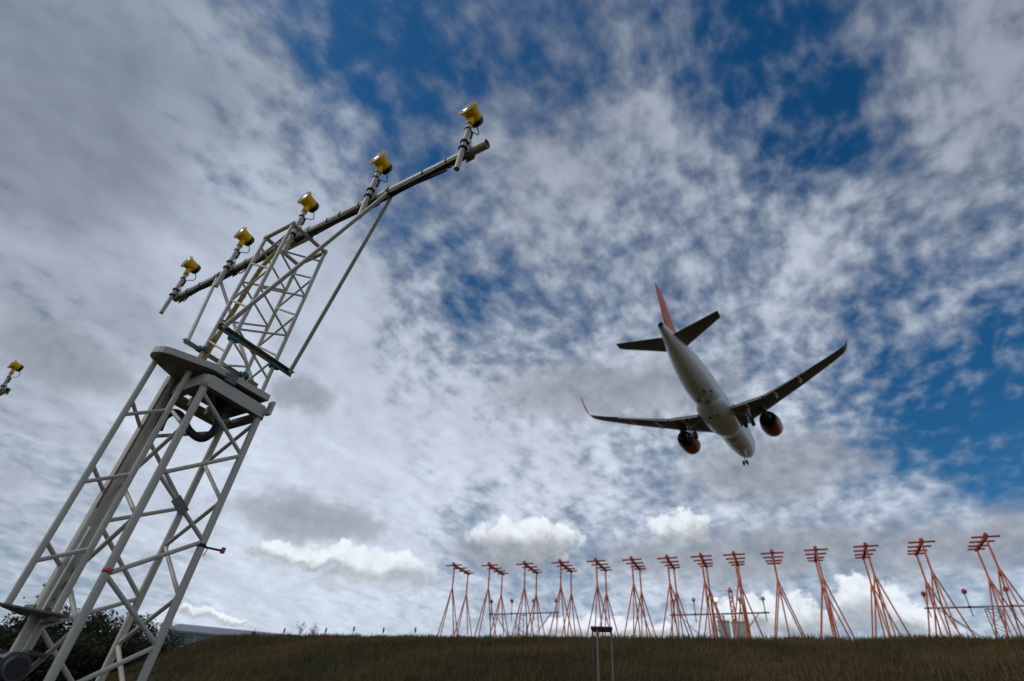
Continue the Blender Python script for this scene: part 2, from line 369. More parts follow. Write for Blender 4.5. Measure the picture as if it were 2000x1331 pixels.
# ------------------------------------------------------------------ approach light (own thing): origin on the crossbar axis, facing -y
TILT = R(7)
def make_light(mw, label, group, side=1, top=.47, bottom=-.27, lensmat='lens', yoff=-.086):
    t = empty('approach_light', label, 'approach light', group, mw)
    y = yoff
    MB().tube((0, y, bottom), (0, y, top - .11), .027, n=16).build('stem', 'grey', t)
    for zc in (-.045, .055):
        m = MB().lathe([(-.011, .027), (-.011, .041), (.011, .041), (.011, .027)], (0, y, zc), (0, 0, 1), 18, False)
        for sx in (-1, 1): m.tube((sx * .036, y - .01, zc), (sx * .036, y + .055, zc), .007, n=8)
        m.build('clamp', 'black', t)
    m = MB().box((0, y + .034, .005), (.11, .012, .17)).box((0, .045, .0), (.10, .010, .13))
    m.build('bracket', 'grey', t)
    c = Vector((0, y, top)); HS = .83; ax = Vector((0, -math.cos(TILT), math.sin(TILT)))      # lens looks along ax
    hs = MB().lathe([(u_ * HS, v_ * HS) for u_, v_ in [(-.070, .090), (-.066, .094), (.0, .095), (.06, .102), (.082, .106), (.084, .124), (.094, .127), (.108, .125), (.110, .110)]], c, ax, 32, False)
    housing = hs.build('housing', 'yellow', t)
    MB().lathe([(u_ * HS, v_ * HS) for u_, v_ in [(-.142, .03), (-.140, .060), (-.128, .080), (-.105, .090), (-.080, .0955), (-.066, .0955)]], c, ax, 28).build('rear_cap', 'blackcap', t)
    MB().lathe([(u_ * HS, v_ * HS) for u_, v_ in [(.092, .110), (.104, .109), (.116, .088), (.123, .05), (.125, .012)]], c, ax, 28).build('lens', lensmat, t)
    m = MB().lathe([(0, .034), (.10, .033), (.13, .040), (.17, .042)], (0, y, top - .185), (0, 0, 1), 18)
    m.build('neck', 'yellow', t)
    for zc in (top - .175, top - .26): MB().lathe([(-.006, .027), (-.006, .0355), (.006, .0355), (.006, .027)], (0, y, zc), (0, 0, 1), 16, False).build('band', 'black', t)
    b = c - ax * .10 + Vector((0, 0, -.05))
    cab = [b, b + Vector((.01 * side, .03, -.07)), b + Vector((.015 * side, .02, -.13)), (side * .03, y + .035, top - .27), (side * .03, y + .026, top - .33), (side * .032, y + .03, top - .42), (.02 * side, 0.02, -.02)]
    MB().path(smooth(cab), .0055, 8).build('cable', 'cable', t)
    MB().lathe([(0, .006), (.01, .013), (.11, .013), (.12, .007)], (side * .031, y + .034, top - .39), (0, 0.0, 1), 12).build('connector', 'black', t)
    return t
def smooth(P, k=6):
    P = [Vector(p) for p in P]; out = []
    for i in range(len(P) - 1):
        p0, p1, p2, p3 = P[max(i - 1, 0)], P[i], P[i + 1], P[min(i + 2, len(P) - 1)]
        for j in range(k):
            t = j / k
            out.append(.5 * ((2 * p1) + (p2 - p0) * t + (2 * p0 - 5 * p1 + 4 * p2 - p3) * t * t + (3 * p1 - p0 - 3 * p2 + p3) * t ** 3))
    return out + [P[-1]]

# ------------------------------------------------------------------ light tower
def make_tower(mw, label, zg, bar_right=2.72, bar_left=-2.6, full=True):
    """local frame: x along the crossbar, y away from the approach, z up, origin on the crossbar axis above the mast"""
    t = empty('light_tower', label, 'light tower', None, mw)
    ox, oy, m_, w_ = -.033, .031, .486, .584
    hm, hw = m_ / 2, w_ / 2; hT, zP = -.075, -2.05
    P4 = lambda h, z: [(ox - h, oy - h, z), (ox + h, oy - h, z), (ox + h, oy + h, z), (ox - h, oy + h, z)]
    # crossbar with the cable bundle strapped underneath
    b = MB(); n = 20; th = [2 * math.pi * k / n for k in range(n)]
    rings = lambda q, xs: [[(x, q * math.cos(a), q * math.sin(a)) for a in th] for x in xs]
    b.quadstrip(rings(.047, [bar_left, bar_right])); b.quadstrip(rings(.041, [bar_right, bar_left])); 
    for x in (bar_left, bar_right):
        o_ = rings(.047, [x])[0]; i_ = rings(.041, [x])[0]; b.quadstrip([o_, i_], smooth=False)
    b.build('crossbar', 'grey', t)
    c = MB()
    for k, (yy, zz_, x0, x1) in enumerate([(-.022, -.05, bar_left + .15, bar_right - .3), (.004, -.055, bar_left + .5, bar_right - .22), (.028, -.048, bar_left + .2, bar_right - .5)]):
        pts = [(x0 + (x1 - x0) * i / 24, yy + .006 * math.sin(i * 1.3 + k), zz_ + .005 * math.sin(i * 1.9 + k * 2)) for i in range(25)]
        c.path(pts, .009, 8)
    for (x0, dx_, dp) in [(-2.38, .18, -.11), (-1.12, .3, -.1), (.1, .3, -.08), (1.0, .55, -.07)]:
        c.path(smooth([(x0 - .02, .02, -.05), (x0 + .03, .03, dp), (x0 + dx_ * .6, .02, dp * .9), (x0 + dx_, .0, -.05)]), .008, 8)
    c.build('cable_bundle', 'cable', t)
    for x in (-2.25, -1.95, -1.6, -.95, .55, .75, 1.05, 1.95, 2.25):
        if bar_left < x < bar_right:
            c = MB().lathe([(-.007, .047), (-.007, .053), (.007, .053), (.007, .047)], (x, 0, 0), (1, 0, 0), 16, False)
            c.tube((x, .0, .05), (x, .004, .074), .005, n=6).build('cable_tie', 'black', t)
    # upper mast
    for (x, y, z) in P4(hm, hT): MB().tube((x, y, hT), (x, y, zP - .02), .0205, n=14).build('mast_leg', 'grey', t)
    Q = P4(hm, hT)
    for k in range(4):
        a, b2 = Vector(Q[k]), Vector(Q[(k + 1) % 4]); MB().tube(a, b2, .023, n=14).build('top_rail', 'grey', t)
        MB().lathe([(-.03, .012), (-.028, .026), (.024, .026), (.028, .012)], a, (0, 0, 1), 14).build('corner_joint', 'grey', t)
    MB().tube(Vector(Q[0]).lerp(Vector(Q[3]), .5), Vector(Q[1]).lerp(Vector(Q[2]), .5), .021, n=12).build('top_rail', 'grey', t)
    for k in range(4):
        a, b2 = Q[k], Q[(k + 1) % 4]; za = -.5; zb = -.23; seq = []
        while za > zP + .05 or zb > zP + .05:
            seq += [('b', zb), ('a', za)]; za -= .548; zb -= .548
        for (p, z0), (q, z1) in zip(seq, seq[1:]):
            if z1 < zP: break
            A = a if p == 'a' else b2; C = a if q == 'a' else b2
            MB().tube((A[0], A[1], z0 + (.02 if p == 'a' else -.02) * 0), (C[0], C[1], z1), .0115, n=10).build('mast_brace', 'grey', t)
    # stays: two V braces springing from angle bars
    la, zA = .40, -1.712
    for sx, xa in ((1, 1.47), (-1, -1.52)):
        x = ox + sx * (hm + .035)
        b = MB(); b.beam((x, oy - la - .04, zA), (x, oy + la + .04, zA), .006, .05); b.beam((x + sx * .024, oy - la - .04, zA + .022), (x + sx * .024, oy + la + .04, zA + .022), .045, .006)
        b.build('angle_bar', 'grey_dark', t)
        for sy in (-1, 1):
            MB().tube((x + sx * .02, oy + sy * la, zA), (xa, sy * .03, -.075), .0205, n=14).build('stay', 'grey', t)
            MB().lathe([(-.022, .02), (-.022, .046), (.022, .046), (.022, .02)], (ox + sx * hm, oy + sy * hm, zA), (0, 0, 1), 14, False).box((ox + sx * (hm + .022), oy + sy * hm, zA), (.05, .11, .05)).build('leg_clamp', 'teal', t)
        MB().lathe([(-.02, .047), (-.02, .057), (.02, .057), (.02, .047)], (xa, 0, 0), (1, 0, 0), 18, False).box((xa, 0, -.068), (.03, .085, .045)).build('stay_bracket', 'grey_dark', t)
    for sx in (-1, 1):
        MB().lathe([(-.03, .047), (-.03, .060), (.03, .060), (.03, .047)], (ox + sx * hm, 0, 0), (1, 0, 0), 20, False).box((ox + sx * hm, 0, -.055), (.05, .11, .03)).build('bar_saddle', 'grey', t)
    # ochre conduit climbing the mast
    cp = [(-.30, -.16, zP), (-.27, -.17, -1.7), (-.24, -.15, -1.1), (-.2, -.13, -.55), (-.17, -.08, -.25), (-.10, -.03, -.10), (.02, -.0, -.075)]
    MB().path(smooth(cp, 8), .025, 12).build('conduit', 'conduit', t)
    for z in (-1.62, -.95): MB().lathe([(-.004, .026), (-.004, .03), (.004, .03), (.004, .026)], (-.262 if z < -1.5 else -.232, -.166 if z < -1.5 else -.145, z), (0, 0, 1), 12, False).build('conduit_strap', 'black', t)
    # hinge platform: top plate overhangs on the near side, channel frame below
    poly = [(.285, .335), (.30, -.28), (.215, -.60), (.20, -.645), (.175, -.68), (.14, -.703), (.10, -.715), (.055, -.715), (.015, -.70), (-.02, -.675), (-.05, -.64), (-.34, -.18), (-.345, .345)]
    zt = [-2.045 - .075 * max(0, min(1, (.0 - p[1]) / .7)) for p in poly]
    MB().prism(poly, [z - .062 for z in zt], zt).build('top_plate', 'grey', t)
    MB().prism([(ox + (p[0] - ox) * .93, oy + (p[1] - oy) * .93) for p in poly], [z - .070 for z in zt], [z - .0635 for z in zt]).build('plate_under_shade', 'grey_dark', t)  # thin dark sheet: the shade below the plate is put into its colour
    zf0, zf1 = -2.30, -2.185
    Fq = P4(hw, 0)
    for k in range(4):
        a, b2 = Vector(Fq[k]), Vector(Fq[(k + 1) % 4]); d = (b2 - a).normalized(); o_ = Vector((d.y, -d.x, 0)) * .045
        zc = (zf0 + zf1) / 2
        MB().beam(a + o_ + d * .0 + Vector((0, 0, zc)), b2 + o_ + Vector((0, 0, zc)), .008, zf1 - zf0).build('channel_web', 'grey', t)
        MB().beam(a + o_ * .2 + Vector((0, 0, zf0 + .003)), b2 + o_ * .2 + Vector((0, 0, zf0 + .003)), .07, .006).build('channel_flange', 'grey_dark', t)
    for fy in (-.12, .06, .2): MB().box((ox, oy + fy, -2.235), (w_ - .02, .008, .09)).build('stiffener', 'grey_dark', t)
    MB().box((ox, oy, -2.172), (w_ - .06, w_ - .06, .02)).build('hinge_plate', 'grey_dark', t)  # shade under the platform is painted in with the dark grey
    for k in range(4):
        x, y, _ = Fq[k]; MB().lathe([(-.055, .031), (-.055, .043), (.055, .043), (.055, .031)], (x, y, -2.25), (0, 0, 1), 18, False).build('leg_collar', 'grey', t)
    MB().box((.325, .36, -2.19), (.07, .03, .14)).build('corner_bracket', 'grey', t)
    MB().box((.315, -.10, -2.125), (.03, .10, .10)).build('hinge_lug', 'grey_dark', t)
    # lower tower
    for k in range(4):
        x, y, _ = Fq[k]; MB().tube((x, y, zf1), (x, y, zg), .031, n=18).build('leg', 'grey', t)
    ring = [1, 2, 3, 0]       # C, D, E, F
    for k in range(4):
        a, b2 = Fq[ring[k]], Fq[ring[(k + 1) % 4]]; za, zb = -2.345, -2.69; seq = []
        while za > zg + .3: seq += [('a', za), ('b', zb)]; za -= .775; zb -= .775
        for (p, z0), (q, z1) in zip(seq, seq[1:]):
            if z1 < zg + .1: break
            A = a if p == 'a' else b2; C = a if q == 'a' else b2
            MB().tube((A[0], A[1], z0), (C[0], C[1], z1), .0175, n=12).build('brace', 'grey', t)
    for k in range(4):
        x, y, _ = Fq[k]; MB().box((x, y, zg + .012), (.2, .2, .024)).build('base_plate', 'galv', t)
    # tilting gear on the left side: thick tube, ladder frame, foot plate
    zc = -4.18
    MB().tube((-.30, -.32, -2.12), (-.30, -.32, zc + .02), .058, n=24).build('tilt_tube', 'grey', t)
    MB().tube((-.22, -.36, -2.15), (-.22, -.36, zg), .034, n=16).build('guide_tube', 'grey', t)
    MB().tube((-.165, -.36, -3.55), (-.165, -.36, zc), .008, n=10).build('steel_rod', 'stainless', t)
    MB().tube((-.185, -.385, -2.25), (-.185, -.385, -3.4), .006, n=8).build('rust_streak', 'rust', t)
    A_, B_ = (-.02, -.625), (.10, -.375)
    for (x, y) in (A_, B_): MB().tube((x, y, -2.14), (x, y, zc), .024, n=14).build('ladder_post', 'grey', t)
    for z in (-2.728, -3.315, -3.902): MB().tube((*A_, z), (*B_, z + .16), .0155, n=12).build('rung', 'grey', t)
    for z0 in (-2.585, -3.17, -3.76): MB().tube((*A_, z0), (-.285, -.34, z0 - .10), .0155, n=12).build('ladder_brace', 'grey', t)
    MB().prism([(-.06, -.70), (.16, -.42), (.16, -.30), (-.36, -.24), (-.40, -.40)], zc - .012, zc).build('foot_plate', 'grey_dark', t)
    MB().box((-.30, -.32, zc + .03), (.17, .17, .05)).build('tube_shoe', 'grey_dark', t)
    for dz_ in (.12, .20):
        for a in (-.9, -2.2, .5): MB().tube((-.30 + .055 * math.cos(a), -.32 + .055 * math.sin(a), zc + dz_), (-.30 + .075 * math.cos(a), -.32 + .075 * math.sin(a), zc + dz_), .011, n=8).build('bolt', 'bolt', t)
    MB().beam((ox - hw, oy - hw, zc - .03), (.13, -.36, zc - .03), .05, .03).build('plate_arm', 'grey_dark', t)
    # hydraulic hose loop under the platform
    hp = [(0.0, -0.01, -2.14), (0.06, 0.039, -2.321), (0.12, 0.058, -2.528), (0.08, 0.01, -2.643), (-0.02, -0.08, -2.594), (-0.12, -0.157, -2.474), (-0.2, -0.205, -2.436), (-0.26, -0.233, -2.488), (-0.27, -0.222, -2.612)]
    MB().path(smooth(hp, 8), .034, 14).build('hose', 'black', t)
    # horizontal pivot pipe with clamp collars at the bottom
    zz_ = -4.52
    MB().tube((-.52, -.42, zz_), (.12, -.42, zz_), .075, n=24).build('pivot_pipe', 'oldsteel', t)
    for x in (-.44, .02):
        MB().lathe([(-.05, .076), (-.05, .095), (.05, .095), (.05, .076)], (x, -.42, zz_), (1, 0, 0), 24, False).box((x, -.53, zz_ + .03), (.09, .05, .03)).box((x, -.33, zz_ + .10), (.09, .12, .025)).build('pipe_clamp', 'oldsteel', t)
    MB().tube((.121, -.42, zz_), (.123, -.42, zz_), .062, n=20).build('pipe_mouth_shade', 'black', t)  # black disc on the closed end, painting the shade of a hollow
    MB().beam((-.22, -.36, zz_ - .1), (ox - hw, oy - hw, zz_ - .1), .05, .05).build('plate_arm', 'grey_dark', t)
    if full:
        Cx, Cy, _ = Fq[1]; Dx, Dy, _ = Fq[2]
        MB().lathe([(-.016, .031), (-.016, .0328), (.016, .0328), (.016, .031)], (Cx, Cy, -3.87), (0, 0, 1), 20, False).box((Cx + .04, Cy + .005, -3.885), (.02, .003, .018)).build('red_tape', 'tape', t)
        mid_ = Vector((Cx, Cy, -3.12)).lerp(Vector((Dx, Dy, -3.465)), .45)
        MB().beam(mid_ + Vector((.022, -.06, .03)), mid_ + Vector((.022, .06, -.05)), .005, .085).build('name_plate', 'grey_dark', t)
        g = MB().tube((Dx - .03, Dy, -3.5), (Dx + .03, Dy + .16, -3.49), .009, n=8).tube((Dx, Dy + .06, -3.5), (Dx, Dy + .05, -3.57), .004, n=6)
        g.lathe([(-.012, .031), (-.012, .036), (.012, .036), (.012, .031)], (Dx, Dy, -3.5), (0, 0, 1), 16, False); g.build('hook_bracket', 'black', t)
        MB().box((Dx + .034, Dy + .175, -3.485), (.03, .025, .045)).build('hook_tip', 'tape', t)
    return t
def mat4(Rm, P):
    m = Matrix.Identity(4)
    for i in range(3):
        for k in range(3): m[i][k] = float(Rm[i][k])
        m[i][3] = float(P[i])
    return m
TR = np.array([[.8253753, .55964909, .07448831], [-.56268081, .82622678, .02719588], [-.04632409, -.06435995, .99685098]])
TP = np.array([-2.58380382, 4.84603979, 4.73143211 + EYE])
TM = mat4(TR, TP)
make_tower(TM, 'grey lattice light tower with braced crossbar, leaning to the right in the foreground', -6.43)
names = ['leftmost and farthest of the five on the crossbar', 'second from the left on the crossbar', 'middle of the five, above the mast head',
         'second from the right on the crossbar', 'at the raised right end of the crossbar']
for k in range(5):
    make_light(TM @ Matrix.Translation(((k - 2) * 1.25 + (.03 if k == 2 else 0), 0, 0)), 'yellow approach light on a grey stem, ' + names[k], 'lights on the near crossbar', top=.53, bottom=-.36)
# neighbouring tower just outside the frame on the left: only its end light reaches into the picture
ba = R(122); b_ = np.array([math.sin(ba), math.cos(ba), 0]); n_ = np.array([-b_[1], b_[0], 0]); R2 = np.array([b_, n_, [0, 0, 1]]).T
dirn = ray(32, 716); pos = dirn / (CAMR.T @ dirn)[2] * 11.6 + np.array([0, 0, EYE]); P2 = pos - R2 @ np.array([2.5, -.078, .53])
T2 = mat4(R2, P2)
make_tower(T2, 'second grey light tower, only its crossbar end reaching in at the left edge', gz(P2[0], P2[1]) - P2[2], bar_right=2.56, full=False)
make_light(T2 @ Matrix.Translation((2.5, 0, 0)), 'yellow approach light with looped cable at the left edge of the picture', None, top=.53, bottom=-.36)

# ------------------------------------------------------------------ localizer antennas along the crest
TOPS = [(886.7, 1099.4), (955.6, 1099.4), (1024.6, 1096.6), (1094, 1093.6), (1163.6, 1090.8), (1233, 1088), (1302.3, 1085), (1368.6, 1081.5),
        (1432.7, 1078), (1507, 1075), (1592, 1068.5), (1689.8, 1061.4), (1798.7, 1053), (1923.7, 1042.7)]
RA = 41.0
ANTM = Matrix.Rotation(-ROW, 4, 'Z')       # local y = along the booms (away), x = along the row (right)
def make_antenna(loc, H, hg):
    """origin: ground below the near end of the boom; H: boom height; hg: ground offsets for the far mast"""
    t = empty('localizer_antenna', None, None, 'orange antennas along the crest', Matrix.Translation(loc) @ ANTM)
    MB().beam((0, -.10, H), (0, 2.78, H - .02), .14, .15).build('boom', 'redhead', t)
    MB().box((0, -.05, H + .10), (.20, .20, .12)).box((0, -.05, H + .19), (.10, .10, .06)).build('feed_box', 'redhead', t)
    for y, L in ((.05, 1.37), (1.02, 1.23), (1.92, 1.04), (2.62, .88)):
        MB().tube((-L / 2, y, H + .015), (L / 2, y, H + .015), .056, n=10).build('dipole', 'redhead', t)
    for y, z0 in ((.12, 0.0), (2.5, hg)):
        zj = z0 + (H - z0) * .69
        p = MB().tube((0, y, zj - .1), (0, y, H - .05), .054, n=10).build('mast', 'orange', t)
        MB().lathe([(0, .05), (.03, .062), (.16, .062), (.19, .045)], (0, y, zj + (H - zj) * .32), (0, 0, 1), 10).build('collar', 'orange', p)
        MB().lathe([(-.28, .09), (-.05, .07), (.08, .055)], (0, y, zj), (0, 0, 1), 8).build('leg_head', 'orange', p)
        for ax, ay in ((-1, 0), (1, 0), (0, -1), (0, 1)):
            sp = .98 if ax else 1.15
            MB().tube((ax * .03, y + ay * .03, zj - .05), (ax * sp, y + ay * sp, z0 - .15), .041, n=8).build('leg', 'orange', p)
    return t
ordn = ['first', 'second', 'third', 'fourth', 'fifth', 'sixth', 'seventh', 'eighth', 'ninth', 'tenth', 'eleventh', 'twelfth', 'thirteenth', 'last']
for k, (px, py) in enumerate(TOPS):
    a, e = azel(px, py + 2); dist = RA / math.cos(a - ROW); x, y = dist * math.sin(a), dist * math.cos(a)
    zt = math.tan(e) * dist + EYE; z0 = gz(x, y); fx, fy = x + DV[0] * 2.5, y + DV[1] * 2.5
    t = make_antenna((x, y, z0), zt - z0 - .12, gz(fx, fy) - z0)
    tag(t, 'orange dipole antenna on two four-legged masts, ' + (('leftmost' if k == 0 else ordn[k] + ' from the left') if k < 7 else ('rightmost and nearest' if k == 13 else ordn[13 - k] + ' from the right')) + ' in the crest row', 'antenna')

# ------------------------------------------------------------------ approach-light barrettes behind the antennas
RB = 46.5
def rowpoint(px, py, rd):
    a, e = azel(px, py); dist = rd / math.cos(a - ROW); return np.array([dist * math.sin(a), dist * math.cos(a), math.tan(e) * dist + EYE])
def make_barrette(x0, x1, ypx, cpx, label, lampx, lampy, lampmat, lit=None, lab=None):
    a, b = rowpoint(x0, ypx[0], RB), rowpoint(x1, ypx[1], RB); c = rowpoint(cpx, (ypx[0] + ypx[1]) / 2, RB); zb = (a[2] + b[2]) / 2
    la_, lb_ = (a - c) @ np.array([DV[1], -DV[0], 0]), (b - c) @ np.array([DV[1], -DV[0], 0])
    z0 = gz(c[0], c[1]); H = zb - z0
    t = empty('barrette', label, 'light bar', 'light bars behind the antennas', Matrix.Translation((c[0], c[1], z0)) @ ANTM)
    MB().tube((la_, 0, H), (lb_, 0, H), .055, n=12).build('crossbar', 'galv', t)
    hw = .32
    for sx in (-1, 1):
        for sy in (-1, 1): MB().tube((sx * hw, sy * hw, 0), (sx * hw, sy * hw, H - .06), .035, n=8).build('leg', 'galv', t)
    for sy in (-1, 1):
        MB().tube((-hw, sy * hw, H - .08), (hw, sy * hw, H - .08), .03, n=8).build('rail', 'galv', t)
        z = .1; s_ = 1
        while z < H - .5: MB().tube((-hw * s_, sy * hw, z), (hw * s_, sy * hw, z + .42), .02, n=6).build('brace', 'galv', t); z += .42; s_ = -s_
    for q in (la_ * .8, lb_ * .8):
        for sy in (-1, 1): MB().tube((math.copysign(hw, q), sy * hw, .25), (q, 0, H - .03), .024, n=8).build('stay', 'galv', t)
    for k, (lx, ly) in enumerate(zip(lampx, lampy)):
        p = rowpoint(lx, ly, RB); q = (p - c) @ np.array([DV[1], -DV[0], 0]); up = p[2] - zb
        l = empty('approach_light', lab[k], 'approach light', 'lights on the far bars', Matrix.Translation((c[0], c[1], z0 + H)) @ ANTM @ Matrix.Translation((q, -.09, 0)))
        MB().tube((0, 0, -.55), (0, 0, up - .1), .035, n=8).build('stem', 'galv', l)
        MB().lathe([(-.06, .03), (-.06, .07), (.06, .07), (.06, .03)], (0, 0, 0), (0, 0, 1), 10).build('clamp', 'black', l)
        ax = (0, -math.cos(TILT), math.sin(TILT)); cc = (0, 0, up)
        MB().tube((0, 0, up - .32), (0, 0, up - .1), .05, n=8).build('neck', 'yellow', l)
        MB().lathe([(-.13, .06), (-.11, .10), (-.02, .125), (.08, .13), (.09, .15), (.12, .15)], cc, ax, 16).build('housing', lampmat, l)
        MB().lathe([(.11, .135), (.13, .12), (.145, .05)], cc, ax, 16).build('lens', 'litlens' if k == lit else ('lens' if lampmat != 'lampred' else 'lampred'), l)
pos5 = ['leftmost', 'second from left', 'middle', 'second from right', 'rightmost']
make_barrette(955, 1092, (1197, 1200), 1019, 'far grey light bar with V stays, left of the small table stand', [961, 1001, 1044, 1088], [1176, 1175, 1175, 1175], 'lampred', None,
              ['dark red lamp on the left light bar, %s of four' % q for q in ('leftmost', 'second from left', 'second from right', 'rightmost')])
make_barrette(1308, 1503, (1201, 1198), 1403, 'far grey light bar beside the two cabinets, its middle lamp lit', [1314, 1355, 1398, 1444, 1490], [1175, 1173, 1173, 1172, 1171], 'cab', 2,
              ['grey lamp on the middle light bar, %s of five' % q if q != 'middle' else 'glowing white lamp on the middle light bar above the cabinets' for q in pos5])
make_barrette(1806, 2070, (1190, 1180), 1937, 'far grey light bar at the right edge among the last antennas', [1803, 1882, 1963], [1162, 1157, 1153], 'lampred', None,
              ['dark red lamp on the right light bar, %s' % q for q in ('at its left end', 'second from its left end', 'third from its left end')])

# cabinets and the red lattice column behind the middle bar
def on_plateau(px, rd): p = rowpoint(px, 1200, rd); return p[0], p[1], gz(p[0], p[1])
def make_cabinet(x0, x1, ytop, rd, label):
    x, y, z = on_plateau((x0 + x1) / 2, rd); w = np.linalg.norm(rowpoint(x1, 1230, rd)[:2] - rowpoint(x0, 1230, rd)[:2]); H = rowpoint((x0 + x1) / 2, ytop, rd)[2] - z
    t = empty('equipment_cabinet', label, 'cabinet', 'equipment cabinets', Matrix.Translation((x, y, z)) @ ANTM)
    MB().box((0, 0, H / 2 + .05), (w, .7, H - .1)).build('body', 'cab', t); MB().box((0, 0, H + .03), (w + .08, .8, .06)).build('roof', 'galv', t)
    for sx in (-1, 1): MB().box((sx * w / 4, -.36, H / 2 + .05), (w / 2 - .03, .025, H - .22)).build('door', 'cab', t)
    MB().box((.04, -.385, H / 2), (.02, .03, .14)).build('handle', 'black', t); MB().box((0, 0, .05), (w - .06, .64, .1)).build('plinth', 'grey_dark', t)
make_cabinet(1400, 1421, 1216, 49.5, 'narrow grey equipment cabinet under the lit lamp')
make_cabinet(1426, 1454, 1218, 49.0, 'wider grey equipment cabinet to the right of the narrow one')
x, y, z = on_plateau(1433, 55); ztop = rowpoint(1422, 1148, 55)[2]; H = ztop - z
t = empty('monitor_mast', 'dark red lattice mast with thin cross aerial behind the cabinets', 'mast', None, Matrix.Translation((x, y, z)) @ ANTM)
for sx in (-1, 1):
    for sy in (-1, 1): MB().tube((sx * .17, sy * .17, -.1), (sx * .13, sy * .13, H - .3), .045, n=8).build('leg', 'orange', t)
zq = .1; sg = 1
while zq < H - .8:
    for sy in (-1, 1): MB().tube((-.16 * sg, sy * .15, zq), (.16 * sg, sy * .15, zq + .34), .03, n=6).build('brace', 'redhead', t)
    MB().tube((-.15, -.15, zq), (.15, -.15, zq), .03, n=6).build('brace', 'orange', t); zq += .34; sg = -sg
MB().lathe([(0, .2), (.12, .22), (.2, .12), (.42, .05)], (0, 0, H - .38), (0, 0, 1), 10).build('head', 'redhead', t)
MB().tube((-1.1, 0, H - .25), (1.1, 0, H - .25), .014, n=6).build('aerial', 'galv', t); MB().tube((0, -.7, H - .3), (0, .7, H - .3), .014, n=6).build('aerial', 'galv', t)

# ------------------------------------------------------------------ small table-like stand on the slope
a0, e0 = azel(1175, 1230); ds = 12.0; x, y = ds * math.sin(a0), ds * math.cos(a0); z = gz(x, y); H = math.tan(e0) * ds + EYE - z
t = empty('instrument_stand', 'small grey three-legged stand with dark flat top in front of the antenna row', 'stand', None, Matrix.Translation((x, y, z)) @ Matrix.Rotation(R(-12), 4, 'Z'))
MB().box((0, 0, H + .02), (.40, .20, .035)).build('top', 'wood', t); MB().box((0, 0, H - .02), (.34, .15, .03)).build('rail', 'wood', t)
for (lx, ly, r_) in ((-.19, .07, .016), (-.085, -.07, .025), (.19, .0, .020)):
    MB().tube((lx * .93, ly, -.15), (lx * .93, ly, H - .0), r_ * .85, n=10).build('leg', 'oldsteel' if lx < -.1 else 'grey_dark', t)
for (lx, ly, hz) in ((.18, .0, 1.15), (-.17, .07, .85), (-.06, -.07, 1.2)): MB().box((lx - .02, ly, hz), (.05, .05, .06)).build('leg_clamp', 'black', t)
MB().tube((-.19, .07, .4), (.19, 0, .75), .01, n=6).build('tie', 'galv', t)

# marker stakes along the crest and tall weeds
for (px, lab) in ((557, 'dark marker stake on the crest, left of the tall weeds'), (638, 'dark marker stake on the crest, first to the right of the weeds'), (692, 'dark marker stake on the crest, second to the right of the weeds'),
                  (750, 'dark marker stake on the crest, third to the right of the weeds'), (812, 'dark marker stake on the crest, nearest the leftmost orange antenna')):
    a, e = azel(px, 1226); dist = 40.2 / math.cos(a - ROW); x, y = dist * math.sin(a), dist * math.cos(a); z = gz(x, y)
    t = empty('marker_stake', lab, 'stake', 'stakes along the crest', Matrix.Translation((x, y, z)))
    MB().tube((0, 0, -.2), (0, 0, .42), .026, n=8).build('sleeve', 'stakew', t); MB().lathe([(.38, .04), (.45, .065), (.68, .065), (.75, .02)], (0, 0, 0), (0, 0, 1), 10).build('head', 'stake', t)
for (px, hh, lab) in ((588, 1.0, 'tall dark weed stalks with seed heads on the crest'), (614, 1.0, 'branching weed stalk right of the seed heads on the crest'), (500, .5, 'low bushy weed clump on the crest at the hill shoulder')):
    a, e = azel(px, 1225); dist = 40.0 / math.cos(a - ROW); x, y = dist * math.sin(a), dist * math.cos(a); z = gz(x, y)
    t = empty('weed', lab, 'weed', 'weeds on the crest', Matrix.Translation((x, y, z))); m = MB(); l = MB()
    for k in range(7):
        ang = random.uniform(0, 6.28); sp = random.uniform(.05, .5) * hh; tip = Vector((math.cos(ang) * sp, math.sin(ang) * sp, hh * random.uniform(.6, 1.25)))
        m.path(smooth([(0, 0, -.1), tip * .5 + Vector((0, 0, .1)), tip], 4), .012, 5)
        for q in range(8):
            c = tip * random.uniform(.35, 1.0) + Vector([random.gauss(0, .05) for _ in range(3)]); d = Vector([random.gauss(0, 1) for _ in range(3)]).normalized() * random.uniform(.05, .12)
            l.cap([c, c + d + Vector((.02, .02, 0)), c + d * 1.6, c + d + Vector((-.02, -.02, .01))])
    m.build('stalk', 'bark', t); l.build('leaves', 'leaf', t)

